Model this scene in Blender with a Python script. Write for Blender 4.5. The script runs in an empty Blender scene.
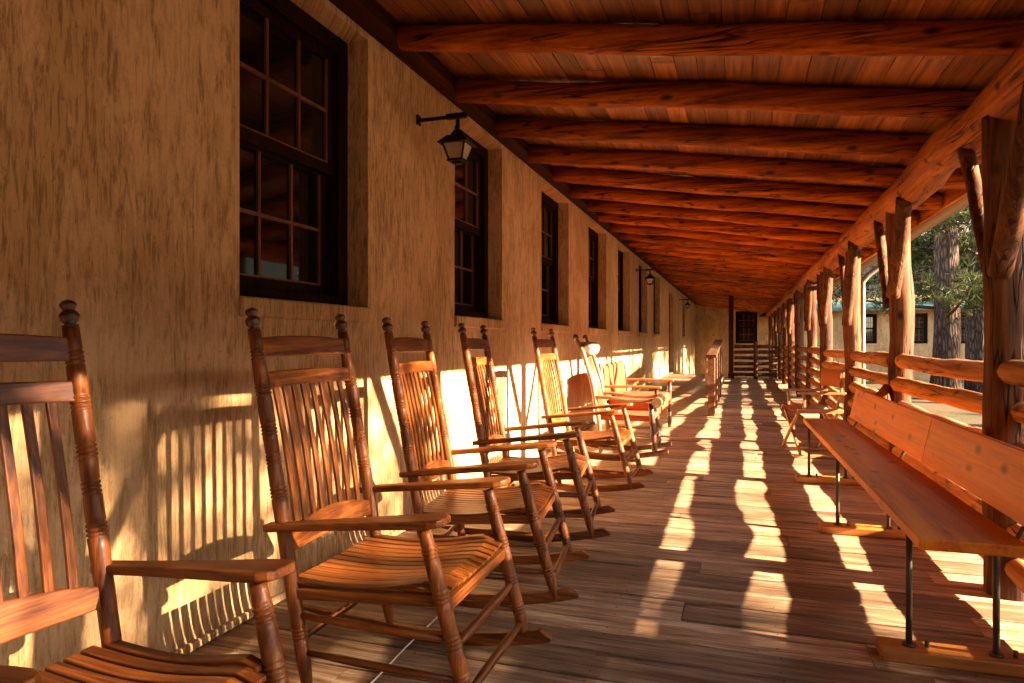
import bpy, math, random
from mathutils import Vector, Matrix, noise
random.seed(7)
R = math.radians
scene = bpy.context.scene
COL = scene.collection
V = Vector

# ------------------------------------------------------------------ mesh helpers
class MB:
    def __init__(s): s.v = []; s.f = []; s.sm = []
    def add(s, vs, fs, smooth=False):
        o = len(s.v); s.v += [tuple(x) for x in vs]
        for k, f in enumerate(fs):
            s.f.append(tuple(i + o for i in f))
            s.sm.append(smooth[k] if isinstance(smooth, list) else smooth)
        return s
    def box(s, c, d, rot=None):
        c = V(c); vs = []
        for x in (-.5, .5):
            for y in (-.5, .5):
                for z in (-.5, .5):
                    p = V((x * d[0], y * d[1], z * d[2]))
                    if rot is not None: p = rot @ p
                    vs.append(c + p)
        return s.add(vs, [(0, 1, 3, 2), (4, 6, 7, 5), (0, 4, 5, 1), (2, 3, 7, 6), (0, 2, 6, 4), (1, 5, 7, 3)])
    def bx(s, x0, x1, y0, y1, z0, z1):
        return s.box(((x0 + x1) / 2, (y0 + y1) / 2, (z0 + z1) / 2), (abs(x1 - x0), abs(y1 - y0), abs(z1 - z0)))
    def tube(s, pts, rad, seg=12, dome=0.0, lump=None):
        pts = [V(p) for p in pts]; n = len(pts)
        if not isinstance(rad, (list, tuple)): rad = [rad] * n
        if dome > 0:
            a = pts[0] - (pts[1] - pts[0]).normalized() * dome * rad[0]
            b = pts[-1] + (pts[-1] - pts[-2]).normalized() * dome * rad[-1]
            pts = [a] + pts + [b]; rad = [rad[0] * .72] + list(rad) + [rad[-1] * .72]; n += 2
        t0 = (pts[-1] - pts[0]).normalized()
        ref = V((0, 0, 1)) if abs(t0.z) < .8 else V((1, 0, 0))
        vs = []
        for i, p in enumerate(pts):
            t = (pts[min(i + 1, n - 1)] - pts[max(i - 1, 0)])
            if t.length < 1e-9: t = t0
            t.normalize()
            u = ref.cross(t)
            if u.length < 1e-4: u = V((0, 1, 0)).cross(t)
            u.normalize(); w = t.cross(u)
            for k in range(seg):
                a = 2 * math.pi * k / seg
                r = rad[i]
                if lump: r *= 1 + lump * noise.noise(V((p.x * 5 + 3 * math.cos(a), p.y * 5 + 3 * math.sin(a), p.z * 5 + rad[0] * 90)))
                vs.append(p + (u * math.cos(a) + w * math.sin(a)) * r)
        fs = []; sm = []
        for i in range(n - 1):
            for k in range(seg):
                k2 = (k + 1) % seg
                fs.append((i * seg + k, i * seg + k2, (i + 1) * seg + k2, (i + 1) * seg + k)); sm.append(True)
        fs.append(tuple(reversed(range(seg)))); sm.append(False)
        fs.append(tuple((n - 1) * seg + k for k in range(seg))); sm.append(False)
        return s.add(vs, fs, sm)
    def lathe(s, p0, p1, prof, seg=14):
        p0 = V(p0); p1 = V(p1)
        return s.tube([p0.lerp(p1, t) for t, r in prof], [r for t, r in prof], seg)
    def strip(s, pts, side, w, t):
        pts = [V(p) for p in pts]; side = V(side).normalized(); n = len(pts)
        vs = []
        for i, p in enumerate(pts):
            tg = (pts[min(i + 1, n - 1)] - pts[max(i - 1, 0)]).normalized()
            nm = tg.cross(side).normalized()
            ww = w[i] if isinstance(w, (list, tuple)) else w
            vs += [p - side * ww / 2 - nm * t / 2, p + side * ww / 2 - nm * t / 2, p + side * ww / 2 + nm * t / 2, p - side * ww / 2 + nm * t / 2]
        fs = []
        for i in range(n - 1):
            for k in range(4):
                k2 = (k + 1) % 4
                fs.append((i * 4 + k, i * 4 + k2, (i + 1) * 4 + k2, (i + 1) * 4 + k))
        fs += [(3, 2, 1, 0), tuple((n - 1) * 4 + k for k in range(4))]
        return s.add(vs, fs)
    def prism(s, pts, off):
        pts = [V(p) for p in pts]; off = V(off); n = len(pts)
        vs = pts + [p + off for p in pts]
        fs = [tuple(range(n)), tuple(reversed(range(n, 2 * n)))]
        fs += [(i, i + n, (i + 1) % n + n, (i + 1) % n) for i in range(n)]
        return s.add(vs, fs)
    def build(s, name, m, parent=None, bevel=0.0, seg=2):
        me = bpy.data.meshes.new(name)
        me.from_pydata(s.v, [], s.f)
        me.polygons.foreach_set('use_smooth', s.sm)
        if bevel:
            import bmesh
            b = bmesh.new(); b.from_mesh(me); bmesh.ops.recalc_face_normals(b, faces=b.faces); b.to_mesh(me); b.free()
        me.materials.append(m); me.update()
        o = bpy.data.objects.new(name, me); COL.objects.link(o)
        if parent is not None: o.parent = parent
        if bevel:
            md = o.modifiers.new('bevel', 'BEVEL'); md.width = bevel; md.segments = seg; md.limit_method = 'ANGLE'; md.angle_limit = R(40)
        return o

def tag(o, label=None, cat=None, group=None, kind=None):
    if label: o['label'] = label
    if cat: o['category'] = cat
    if group: o['group'] = group
    if kind: o['kind'] = kind
    return o
def thing(name, loc, label, cat, group=None, rz=0.0):
    o = bpy.data.objects.new(name, None); COL.objects.link(o)
    o.empty_display_size = .1
    o.location = loc; o.rotation_euler = (0, 0, rz)
    return tag(o, label, cat, group)
def copy_tree(o, parent=None):
    c = o.copy(); COL.objects.link(c)
    if parent is not None: c.parent = parent
    for ch in list(o.children): copy_tree(ch, c)
    return c

# ------------------------------------------------------------------ materials
class NT:
    def __init__(s, name):
        s.m = bpy.data.materials.new(name); s.m.use_nodes = True
        s.t = s.m.node_tree; s.t.nodes.clear()
        s.out = s.t.nodes.new('ShaderNodeOutputMaterial')
        s.p = s.t.nodes.new('ShaderNodeBsdfPrincipled')
        s.t.links.new(s.p.outputs[0], s.out.inputs[0])
    def n(s, typ, ins=None, **props):
        nd = s.t.nodes.new(typ)
        for k, v in props.items(): setattr(nd, k, v)
        for k, v in (ins or {}).items(): s.put(nd.inputs[k], v)
        return nd
    def put(s, sock, v):
        if isinstance(v, bpy.types.NodeSocket): s.t.links.new(v, sock)
        elif isinstance(v, bpy.types.Node): s.t.links.new(v.outputs[0], sock)
        else:
            if sock.type == 'RGBA' and len(v) == 3: v = (*v, 1)
            sock.default_value = v
    def math(s, op, a, b=None, c=None, clamp=False):
        nd = s.n('ShaderNodeMath', operation=op, use_clamp=clamp); s.put(nd.inputs[0], a)
        if b is not None: s.put(nd.inputs[1], b)
        if c is not None: s.put(nd.inputs[2], c)
        return nd.outputs[0]
    def ramp(s, fac, stops, interp='LINEAR'):
        nd = s.n('ShaderNodeValToRGB'); s.put(nd.inputs[0], fac)
        cr = nd.color_ramp; cr.interpolation = interp
        while len(cr.elements) < len(stops): cr.elements.new(.5)
        for e, (p, c) in zip(cr.elements, stops):
            e.position = p; e.color = (*c, 1) if len(c) == 3 else c
        return nd.outputs[0]
    def mix(s, fac, a, b, mode='MIX'):
        nd = s.n('ShaderNodeMix', data_type='RGBA', blend_type=mode)
        s.put(nd.inputs[0], fac); s.put(nd.inputs[6], a); s.put(nd.inputs[7], b)
        return nd.outputs[2]
    def noise(s, vec, scale, detail=4, rough=.55, dist=0.0):
        nd = s.n('ShaderNodeTexNoise', {'Scale': scale, 'Detail': detail, 'Roughness': rough, 'Distortion': dist})
        s.put(nd.inputs['Vector'], vec); return nd.outputs[0]
    def mapv(s, vec, scale=(1, 1, 1), loc=(0, 0, 0)):
        nd = s.n('ShaderNodeMapping'); s.put(nd.inputs[0], vec)
        s.put(nd.inputs['Location'], loc); s.put(nd.inputs['Scale'], scale); return nd.outputs[0]
    def bump(s, h, strength=.3, dist=.01):
        nd = s.n('ShaderNodeBump', {'Strength': strength, 'Distance': dist}); s.put(nd.inputs['Height'], h)
        s.t.links.new(nd.outputs[0], s.p.inputs['Normal'])
    def obj_coords(s, rand=True):
        tc = s.n('ShaderNodeTexCoord').outputs['Object']
        if not rand: return tc
        oi = s.n('ShaderNodeObjectInfo').outputs['Random']
        mu = s.math('MULTIPLY', oi, 17.0)
        ad = s.n('ShaderNodeVectorMath', operation='ADD'); s.put(ad.inputs[0], tc)
        cmb = s.n('ShaderNodeCombineXYZ', {0: mu, 1: mu, 2: mu}); s.put(ad.inputs[1], cmb.outputs[0])
        return ad.outputs[0]
    def bsdf(s, **k):
        for a, v in k.items(): s.put(s.p.inputs[a.replace('_', ' ')], v)
        return s.m
def stretch(axis, along, across):
    r = [across] * 3; r['xyz'.index(axis)] = along; return tuple(r)

def wood(name, dark, mid, light, axis, sc=1.0, rough=.38, coat=.25, knots=0.0, bump=.25, weather=0.0, spec=.4, vary=.35, crack=0.0):
    s = NT(name); co = s.obj_coords()
    a = s.noise(s.mapv(co, stretch(axis, .9 * sc, 14 * sc)), 1.6, 5, .6, 1.2)
    b = s.noise(s.mapv(co, stretch(axis, 3.0 * sc, 90 * sc)), 1.5, 3, .6)
    big = s.noise(co, 2.3, 3)
    f = s.math('ADD', s.math('MULTIPLY', a, .62), s.math('MULTIPLY', b, .38))
    col = s.ramp(f, [(.36, dark), (.50, mid), (.63, light)])
    oi_ = s.n('ShaderNodeObjectInfo'); rnd = oi_.outputs['Random']
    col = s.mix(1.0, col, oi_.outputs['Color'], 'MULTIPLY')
    vv = s.math('ADD', s.math('MULTIPLY', s.math('ADD', s.math('MULTIPLY', rnd, .6), s.math('MULTIPLY', big, .6)), vary * 2), 1 - vary * 1.2)
    col = s.mix(1.0, col, s.n('ShaderNodeCombineColor', {0: vv, 1: vv, 2: vv}).outputs[0], 'MULTIPLY')
    if knots:
        vo = s.n('ShaderNodeTexVoronoi', {'Scale': 1.0, 'Randomness': 1.0}); s.put(vo.inputs['Vector'], s.mapv(co, stretch(axis, 4.5, 8.5)))
        k = s.ramp(vo.outputs['Distance'], [(.08, (1, 1, 1)), (.22, (0, 0, 0))])
        col = s.mix(s.math('MULTIPLY', k, knots), col, tuple(c * .28 for c in dark))
    ck = None
    if crack:
        cn = s.noise(s.mapv(co, stretch(axis, .7, 16)), 1.0, 2, .5, .4)
        ck = s.ramp(s.math('ABSOLUTE', s.math('SUBTRACT', cn, .5)), [(.006, (1, 1, 1)), (.022, (0, 0, 0))])
        ck = s.math('MULTIPLY', ck, s.ramp(s.noise(co, 1.9, 2), [(.45, (0, 0, 0)), (.55, (1, 1, 1))]))
        col = s.mix(s.math('MULTIPLY', ck, crack), col, tuple(c * .15 for c in dark))
    if weather:
        w = s.noise(s.mapv(co, stretch(axis, 2, 12)), 2.0, 5, .65)
        col = s.mix(s.math('MULTIPLY', s.ramp(w, [(.45, (0, 0, 0)), (.7, (1, 1, 1))]), weather), col, (.30, .22, .15))
    hgt = s.math('ADD', s.math('MULTIPLY', a, 1.0), s.math('MULTIPLY', b, .6))
    if crack: hgt = s.math('SUBTRACT', hgt, s.math('MULTIPLY', ck, 1.5))
    s.bump(hgt, bump, .006 if crack else .004)
    rr = s.math('ADD', s.math('MULTIPLY', b, .25), rough - .1)
    return s.bsdf(Base_Color=col, Roughness=rr, Coat_Weight=coat, Coat_Roughness=.25, Specular_IOR_Level=spec)

CH_D, CH_M, CH_L = (.030, .007, .002), (.115, .029, .006), (.215, .064, .013)
WCH = {a: wood('chair_wood_' + a, CH_D, CH_M, CH_L, a, 1.0, .45, .06, spec=.25, bump=.3) for a in 'xyz'}
M_FINIAL = wood('finial_wood', (.025, .007, .003), (.06, .016, .006), (.10, .03, .01), 'z', 1, .35, .4)
M_LOG_Y = wood('log_wood_y', (.09, .019, .003), (.28, .068, .012), (.42, .130, .028), 'y', .55, .65, 0, .9, .8, .10, .18, crack=.9)
M_RAILLOG = wood('rail_log_wood', (.12, .038, .010), (.32, .115, .035), (.46, .20, .075), 'y', .55, .65, 0, .9, .8, .2, .18, crack=.9)
M_LOG_X = wood('log_wood_x', (.06, .009, .001), (.27, .050, .006), (.46, .110, .016), 'x', .5, .65, 0, .9, .8, 0, .18, crack=.9)
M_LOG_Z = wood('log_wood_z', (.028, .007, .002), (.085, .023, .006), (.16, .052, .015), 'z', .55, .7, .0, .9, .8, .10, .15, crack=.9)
M_BENCH = wood('bench_pine', (.36, .070, .003), (.58, .140, .008), (.68, .195, .016), 'y', .5, .42, 0, .95, .06, 0, .3, .16)
M_BENCHX = wood('bench_base_pine', (.22, .065, .013), (.40, .14, .03), (.52, .22, .06), 'x', .6, .38, .3, .5, .2)
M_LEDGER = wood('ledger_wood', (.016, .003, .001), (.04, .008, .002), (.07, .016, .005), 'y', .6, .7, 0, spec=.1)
M_DARKTRIM = wood('dark_trim', (.006, .0015, .001), (.014, .0035, .002), (.028, .007, .004), 'z', 1, .6, 0, spec=.08)
M_MUNTIN = wood('muntin_paint', (.07, .022, .012), (.14, .046, .024), (.22, .08, .04), 'z', 1, .4, .1, spec=.3)
M_PALEWOOD = {a: wood('pale_wood_' + a, (.09, .038, .014), (.17, .08, .034), (.25, .13, .062), a, 1.0, .45, .2) for a in 'xyz'}
M_DIRWOOD = {a: wood('director_wood_' + a, (.14, .045, .012), (.27, .10, .028), (.38, .16, .055), a, 1.0, .45, .2) for a in 'xyz'}
M_RAILWOOD = wood('handrail_wood', (.04, .012, .004), (.10, .034, .011), (.17, .065, .022), 'y', .7, .5, .1)

def flat(name, c, rough=.5, metal=0.0, spec=.4, nz=0.0, nsc=30, **k):
    s = NT(name); col = c
    if nz:
        co = s.obj_coords(); a = s.noise(co, nsc, 4)
        col = s.mix(a, tuple(x * (1 - nz) for x in c), tuple(min(1, x * (1 + nz)) for x in c))
        s.bump(a, .15, .003)
    return s.bsdf(Base_Color=col, Roughness=rough, Metallic=metal, Specular_IOR_Level=spec, **k)
M_IRON = flat('black_iron', (.012, .010, .009), .45, .6, nz=.3)
M_ROD = flat('steel_rod', (.07, .05, .035), .5, .3, nz=.3)
M_GLASS = flat('dark_window_glass', (.006, .004, .003), .035, 0, .55)
M_LGLASS = flat('lantern_glass', (.42, .33, .22), .35, 0, .5, nz=.25, nsc=40)
M_GUTTER = flat('gutter_metal', (.13, .105, .08), .5, .2, nz=.2, nsc=8)
M_SALMON = flat('salmon_cloth', (.38, .065, .028), .9, 0, .1, nz=.18, nsc=22)
M_CANVAS = flat('tan_canvas', (.36, .14, .07), .9, 0, .1, nz=.18, nsc=60)
M_BOLSTER = flat('cream_fleece', (.28, .18, .115), .95, 0, .05, nz=.2, nsc=50)
M_STREAK = flat('white_cord', (.65, .60, .54), .6)
M_TEAL = flat('teal_metal_roof', (.06, .13, .115), .5, .2, nz=.15, nsc=2)
M_VOID = flat('dark_soil', (.02, .014, .01), .95)

def stucco():
    s = NT('stained_stucco'); co = s.n('ShaderNodeTexCoord').outputs['Object']
    sx = s.n('ShaderNodeSeparateXYZ', {0: co})
    h = s.math('ADD', sx.outputs[0], sx.outputs[1])
    def pv(a, b): return s.n('ShaderNodeCombineXYZ', {0: s.math('MULTIPLY', h, a), 1: s.math('MULTIPLY', sx.outputs[2], b), 2: 0.37}).outputs[0]
    fine = s.noise(pv(80, 9), 1.0, 3, .65, .4)        # short trowel scratches
    n1 = s.noise(pv(8.5, 2.4), 1.0, 8, .74, .5)        # ragged smooth patches
    n2 = s.noise(pv(30, 6.5), 1.0, 6, .74, .6)
    n3 = s.noise(pv(1.6, 1.2), 1.0, 4, .6, .6)
    grain = s.noise(co, 70, 4, .75)
    grit = s.noise(co, 24, 5, .75)
    m1 = s.math('ADD', s.math('MULTIPLY', n1, .50), s.math('MULTIPLY', n2, .26))
    m1 = s.math('ADD', m1, s.math('MULTIPLY', n3, .36))
    patch = s.ramp(m1, [(.535, (0, 0, 0)), (.56, (.7, .7, .7)), (.66, (1, 1, 1))])
    light = s.mix(grain, (.56, .32, .155), (.74, .47, .28))
    rough_ = s.mix(grit, (.43, .24, .108), (.62, .375, .19))
    scr = s.ramp(fine, [(.47, (0, 0, 0)), (.60, (1, 1, 1))])
    rough_ = s.mix(s.math("MULTIPLY", scr, .62), rough_, (.13, .055, .018))
    light = s.mix(s.math('MULTIPLY', scr, .26), light, (.16, .07, .025))
    col = s.mix(patch, light, rough_)
    spk = s.ramp(s.noise(co, 38, 3, .6), [(.66, (0, 0, 0)), (.70, (1, 1, 1))])
    col = s.mix(s.math('MULTIPLY', spk, .35), col, (.10, .045, .016))
    broad = s.noise(pv(.9, .5), 1.0, 3, .5)
    col = s.mix(s.math('MULTIPLY', s.ramp(broad, [(.42, (0, 0, 0)), (.65, (1, 1, 1))]), .35), col, (.28, .155, .07))
    hh = s.math('ADD', s.math('MULTIPLY', fine, .5), s.math('ADD', s.math('MULTIPLY', grit, 1.0), s.math('MULTIPLY', patch, -.7)))
    s.bump(hh, .55, .008)
    return s.bsdf(Base_Color=col, Roughness=.9, Specular_IOR_Level=.15)
M_STUCCO = stucco()

def floor_mat():
    s = NT('worn_plank_floor'); co = s.n('ShaderNodeTexCoord').outputs['Object']
    at = s.n('ShaderNodeAttribute', attribute_name='tone').outputs['Fac']
    sx = s.n('ShaderNodeSeparateXYZ', {0: co})
    v = s.n('ShaderNodeCombineXYZ', {0: sx.outputs[0], 1: sx.outputs[1], 2: s.math('MULTIPLY', at, 31.0)}).outputs[0]
    a = s.noise(s.mapv(v, (1.6, 26, 1)), 1.3, 6, .62, .7)
    b = s.noise(s.mapv(v, (6, 160, 1)), 1.0, 3, .6)
    w = s.noise(co, 1.7, 5, .65)
    w2 = s.noise(s.mapv(co, (2.0, 9, 1)), 2.4, 5, .7)
    f = s.math('ADD', s.math('MULTIPLY', a, .65), s.math('MULTIPLY', b, .35))
    col = s.ramp(f, [(.36, (.085, .043, .021)), (.5, (.30, .170, .095)), (.62, (.52, .36, .24))])
    tone = s.math('ADD', s.math('MULTIPLY', at, .85), .5)
    col = s.mix(1.0, col, s.n('ShaderNodeCombineColor', {0: tone, 1: tone, 2: tone}).outputs[0], 'MULTIPLY')
    col = s.mix(s.math('LESS_THAN', at, -.5), col, (.02, .012, .008))
    st = s.ramp(s.math('ADD', s.math('MULTIPLY', w, .5), s.math('MULTIPLY', w2, .5)), [(.47, (0, 0, 0)), (.63, (1, 1, 1))])
    col = s.mix(s.math('MULTIPLY', st, .5), col, (.085, .05, .028))
    sp = s.noise(co, 45, 3, .7)
    col = s.mix(s.math('MULTIPLY', s.ramp(sp, [(.66, (0, 0, 0)), (.72, (1, 1, 1))]), .6), col, (.05, .03, .018))
    s.bump(s.math('ADD', a, s.math('MULTIPLY', b, .6)), .35, .004)
    return s.bsdf(Base_Color=col, Roughness=s.math('ADD', s.math('MULTIPLY', w2, .3), .42), Specular_IOR_Level=.35)
M_FLOOR = floor_mat()

def ceil_mat():
    s = NT('ceiling_board_wood'); co = s.n('ShaderNodeTexCoord').outputs['Object']
    at = s.n('ShaderNodeAttribute', attribute_name='tone').outputs['Fac']
    v = s.n('ShaderNodeVectorMath', operation='ADD'); s.put(v.inputs[0], co)
    s.put(v.inputs[1], s.n('ShaderNodeCombineXYZ', {2: s.math('MULTIPLY', at, 31.0)}).outputs[0])
    a = s.noise(s.mapv(v.outputs[0], (22, 1.1, 1)), 1.3, 5, .6, .9)
    col = s.ramp(a, [(.30, (.085, .020, .005)), (.5, (.22, .062, .016)), (.7, (.36, .120, .038))])
    tone = s.math('ADD', s.math('MULTIPLY', at, .85), .5)
    col = s.mix(1.0, col, s.n('ShaderNodeCombineColor', {0: tone, 1: tone, 2: tone}).outputs[0], 'MULTIPLY')
    s.bump(a, .3, .004)
    return s.bsdf(Base_Color=col, Roughness=.5, Coat_Weight=.1)
M_CEIL = ceil_mat()

def bark_mat():
    s = NT('pine_bark'); co = s.obj_coords()
    vo = s.n('ShaderNodeTexVoronoi', {'Scale': 1.0}, feature='DISTANCE_TO_EDGE'); s.put(vo.inputs['Vector'], s.mapv(co, (15, 15, 3.0)))
    a = s.noise(s.mapv(co, (6, 6, 2)), 3, 5, .65)
    e = s.ramp(vo.outputs['Distance'], [(.0, (0, 0, 0)), (.35, (1, 1, 1))])
    e = s.math('MULTIPLY', e, s.math('ADD', .4, s.math('MULTIPLY', a, 1.0)), clamp=True)
    col = s.mix(e, (.018, .012, .010), s.mix(a, (.07, .042, .030), (.17, .10, .07)))
    s.bump(s.math('ADD', e, s.math('MULTIPLY', a, .5)), .8, .03)
    return s.bsdf(Base_Color=col, Roughness=.9, Specular_IOR_Level=.1)
M_BARK = bark_mat()
def leaf_mat(name, a, b):
    s = NT(name); g = s.n('ShaderNodeNewGeometry').outputs['Random Per Island']
    col = s.mix(g, a, b)
    m = s.bsdf(Base_Color=col, Roughness=.6, Specular_IOR_Level=.25)
    tr = s.n('ShaderNodeBsdfTranslucent'); s.put(tr.inputs[0], col)
    mx = s.n('ShaderNodeMixShader', {0: .3}); s.put(mx.inputs[1], s.p.outputs[0]); s.put(mx.inputs[2], tr.outputs[0])
    s.t.links.new(mx.outputs[0], s.out.inputs[0])
    return m
M_NEEDLE = leaf_mat('pine_needles', (.020, .028, .007), (.055, .062, .017))
M_AUTUMN = leaf_mat('autumn_leaves', (.30, .15, .04), (.42, .26, .10))
def ground_mat():
    s = NT('dry_ground'); co = s.n('ShaderNodeTexCoord').outputs['Object']
    a = s.noise(co, .35, 6, .65); b = s.noise(co, 6, 5, .7)
    col = s.mix(s.ramp(a, [(.42, (0, 0, 0)), (.6, (1, 1, 1))]), s.mix(b, (.055, .034, .018), (.11, .072, .04)), s.mix(b, (.035, .03, .012), (.075, .06, .024)))
    s.bump(b, .5, .03); return s.bsdf(Base_Color=col, Roughness=.95, Specular_IOR_Level=.1)
M_GROUND = ground_mat()
def hill_mat():
    s = NT('wooded_hill'); co = s.n('ShaderNodeTexCoord').outputs['Object']
    a = s.noise(co, .25, 6, .7); b = s.noise(co, .05, 4, .6)
    col = s.ramp(a, [(.35, (.05, .055, .022)), (.5, (.14, .12, .05)), (.62, (.30, .19, .09))])
    col = s.mix(b, col, (.26, .2, .12)); s.bump(a, 1, 1.0)
    return s.bsdf(Base_Color=col, Roughness=.95, Specular_IOR_Level=.05)
M_HILL = hill_mat()
M_BOARDS = wood('weathered_siding', (.10, .07, .05), (.21, .15, .11), (.31, .24, .18), 'z', .4, .8, 0, 0, .4)
M_SHINGLE = flat('roof_shingle', (.10, .075, .06), .9, nz=.4, nsc=6)

# ------------------------------------------------------------------ dimensions (metres)
WX = -1.86          # face of the long stucco wall
PX = 1.12           # line of the posts
Y0, Y1, YR = -2.4, 21.4, 30.795 # porch run
YE = 30.8           # face of the far wing
GZ = -.42           # courtyard level
def rb(x): return 2.655 - .146 * (x + 1.72)      # underside of the rafters

# ------------------------------------------------------------------ setting: floor, ground, hills
def sheet_tone(o, per_face):
    me = o.data; at = me.attributes.new('tone', 'FLOAT', 'FACE'); at.data.foreach_set('value', per_face)

mb = MB(); tones = []; y = Y0; rn = random.Random(3)
while y < Y1:
    w = rn.choice((.17, .185, .19, .205)); cuts = [-1.86, rn.uniform(-1.3, 1.0), 1.36]
    for k in range(2):
        if cuts[k + 1] - cuts[k] < .15: continue
        t = rn.random(); z = rn.uniform(-.003, 0)
        j = rn.uniform(-.0015, .0015)
        vs = []
        x0, x1 = cuts[k] + .0015, cuts[k + 1] - .0015
        n = 7
        for i in range(n + 1):
            x = x0 + (x1 - x0) * i / n
            e0 = y + .006 + .003 * noise.noise(V((x * 3, y * 7, 0))); e1 = y + w - .006 + .003 * noise.noise(V((x * 3, y * 7, 5)))
            zz = z + .002 * noise.noise(V((x * 2, y * 5, 2)))
            vs += [(x, e0, -.035), (x, e0, zz - .004), (x, e0 + .005, zz), (x, e1 - .005, zz + j), (x, e1, zz + j - .004), (x, e1, -.035)]
        fs = []
        for i in range(n):
            for q in range(5): fs.append((i * 6 + q, (i + 1) * 6 + q, (i + 1) * 6 + q + 1, i * 6 + q + 1))
        fs += [(0, 1, 2, 3, 4, 5), tuple(n * 6 + q for q in (5, 4, 3, 2, 1, 0))]
        mb.add(vs, fs); tones += [t] * len(fs)
        for jx in [-1.7 + .61 * q for q in range(6)]:
            if not x0 + .02 < jx < x1 - .02: continue
            for ny in (y + .035, y + w - .035):
                cx, cy_ = jx + rn.uniform(-.008, .008), ny + rn.uniform(-.008, .008)
                mb.add([(cx + .0045 * math.cos(q * math.pi / 3), cy_ + .0045 * math.sin(q * math.pi / 3), .0035) for q in range(6)], [tuple(range(6))]); tones.append(-1.0)
    y += w
fl = mb.build('porch_floor', M_FLOOR); sheet_tone(fl, tones); tag(fl, kind='structure')
tag(MB().bx(-1.86, 1.34, Y0, Y1, -.5, -.06).build('floor_base', M_VOID), kind='structure')

mb = MB(); nx = 60
def gh(x, y):
    d = max(0, math.hypot(max(0, x - 20), max(0, y - 45)) - 20)
    return GZ + (0 if x < 3 and y < 34 else .10 * noise.noise(V((x * .15, y * .15, 0)))) + min(55, .42 * d) * (.8 + .5 * noise.noise(V((x * .02, y * .02, 3))))
vs = []; fs = []
def gc(i, n): 
    t = i / n * 2 - 1
    return (abs(t) ** 2.2) * (1 if t > 0 else -1)
n = 90
for i in range(n + 1):
    for j in range(n + 1):
        x = gc(i, n) * 320 + 6; y = gc(j, n) * 320 + 12
        vs.append((x, y, gh(x, y)))
for i in range(n):
    for j in range(n):
        a = i * (n + 1) + j; fs.append((a, a + n + 1, a + n + 2, a + 1))
# near part is courtyard, the far rising part is the hill
gf = [f for f in fs if max(abs(vs[f[0]][0]), abs(vs[f[0]][1])) < 60 and vs[f[2]][2] < 2]
hf = [f for f in fs if not (max(abs(vs[f[0]][0]), abs(vs[f[0]][1])) < 60 and vs[f[2]][2] < 2)]
tag(MB().add(vs, gf, True).build('courtyard_ground', M_GROUND), kind='structure')
tag(MB().add(vs, hf, True).build('hills', M_HILL), kind='structure')

# ramp and landing on the wall side
mb = MB()
mb.prism([(-1.855, 10.5, .003), (-1.855, 14.2, .2), (-1.855, 19.5, .2), (-1.855, 19.5, .003)], (1.44, 0, 0))
rmp = mb.build('ramp', M_FLOOR); sheet_tone(rmp, [.45] * len(rmp.data.polygons)); tag(rmp, kind='structure')

# ------------------------------------------------------------------ the lodge: long stucco wall with windows
bld = thing('lodge_building', (WX, 12, 0), 'long lodge wall of stained tan stucco with dark multi-pane windows behind the rocking chairs', 'building')
BO = V((WX, 12, 0))
WIN = [(2.2, 3.175), (4.325, 5.312), (6.49, 7.617), (8.7, 9.95), (10.95, 12.2), (13.33, 14.6), (15.72, 17.0), (23.9, 25.1)]
ZS, ZT = 1.28, 2.69
DOOR = (19.3, 20.6)
def wall_cells(mb, ys, zs, hole, mk, thick, depth):
    """front faces on a grid with holes, and the reveals of the holes"""
    for a, b in zip(ys, ys[1:]):
        for c, d in zip(zs, zs[1:]):
            if hole(a, b, c, d): continue
            mb.add([mk(a, c, 0), mk(b, c, 0), mk(b, d, 0), mk(a, d, 0)], [(0, 1, 2, 3)])
def reveal(mb, a, b, c, d, mk, dep, splay=.0):
    q = [(a, c), (b, c), (b, d), (a, d)]
    for i in range(4):
        p, r = q[i], q[(i + 1) % 4]
        mb.add([mk(p[0], p[1], 0), mk(p[0], p[1], dep), mk(r[0], r[1], dep), mk(r[0], r[1], 0)], [(0, 1, 2, 3)])
mk = lambda y, z, d: V((WX - d, y, z)) - BO
holes = [(a, b, ZS, ZT) for a, b in WIN] + [(DOOR[0], DOOR[1], .2, 2.5)]
mb = MB()
ys = sorted({Y0, YE} | {q for h in holes for q in h[:2]}); zs = [-.45, .2, ZS, 2.5, ZT, 3.4]
def is_hole(a, b, c, d):
    return any(h[0] - 1e-6 <= a and b <= h[1] + 1e-6 and h[2] - 1e-6 <= c and d <= h[3] + 1e-6 for h in holes)
wall_cells(mb, ys, zs, is_hole, mk, .3, .14)
for h in holes: reveal(mb, *h, mk, .30)
mb.add([mk(Y0, -.45, .3), mk(Y0, 3.4, .3), mk(YE, 3.4, .3), mk(YE, -.45, .3)], [(0, 1, 2, 3)])
mb.add([mk(Y0, 3.4, 0), mk(YE, 3.4, 0), mk(YE, 3.4, .3), mk(Y0, 3.4, .3)], [(0, 1, 2, 3)])
mb.build('wall', M_STUCCO, bld)
MB().bx(.001, 3.25, Y0 - 12 - .25, Y0 - 12 - .005, -.45, 3.2).build('return_wall', M_STUCCO, bld)  # unseen end wall added to cut light from behind the camera
MB().bx(0.001, .022, Y0 - 12, 10.4 - 12, 0.0, .032).build('base_strip', M_STUCCO, bld, .008)

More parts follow.
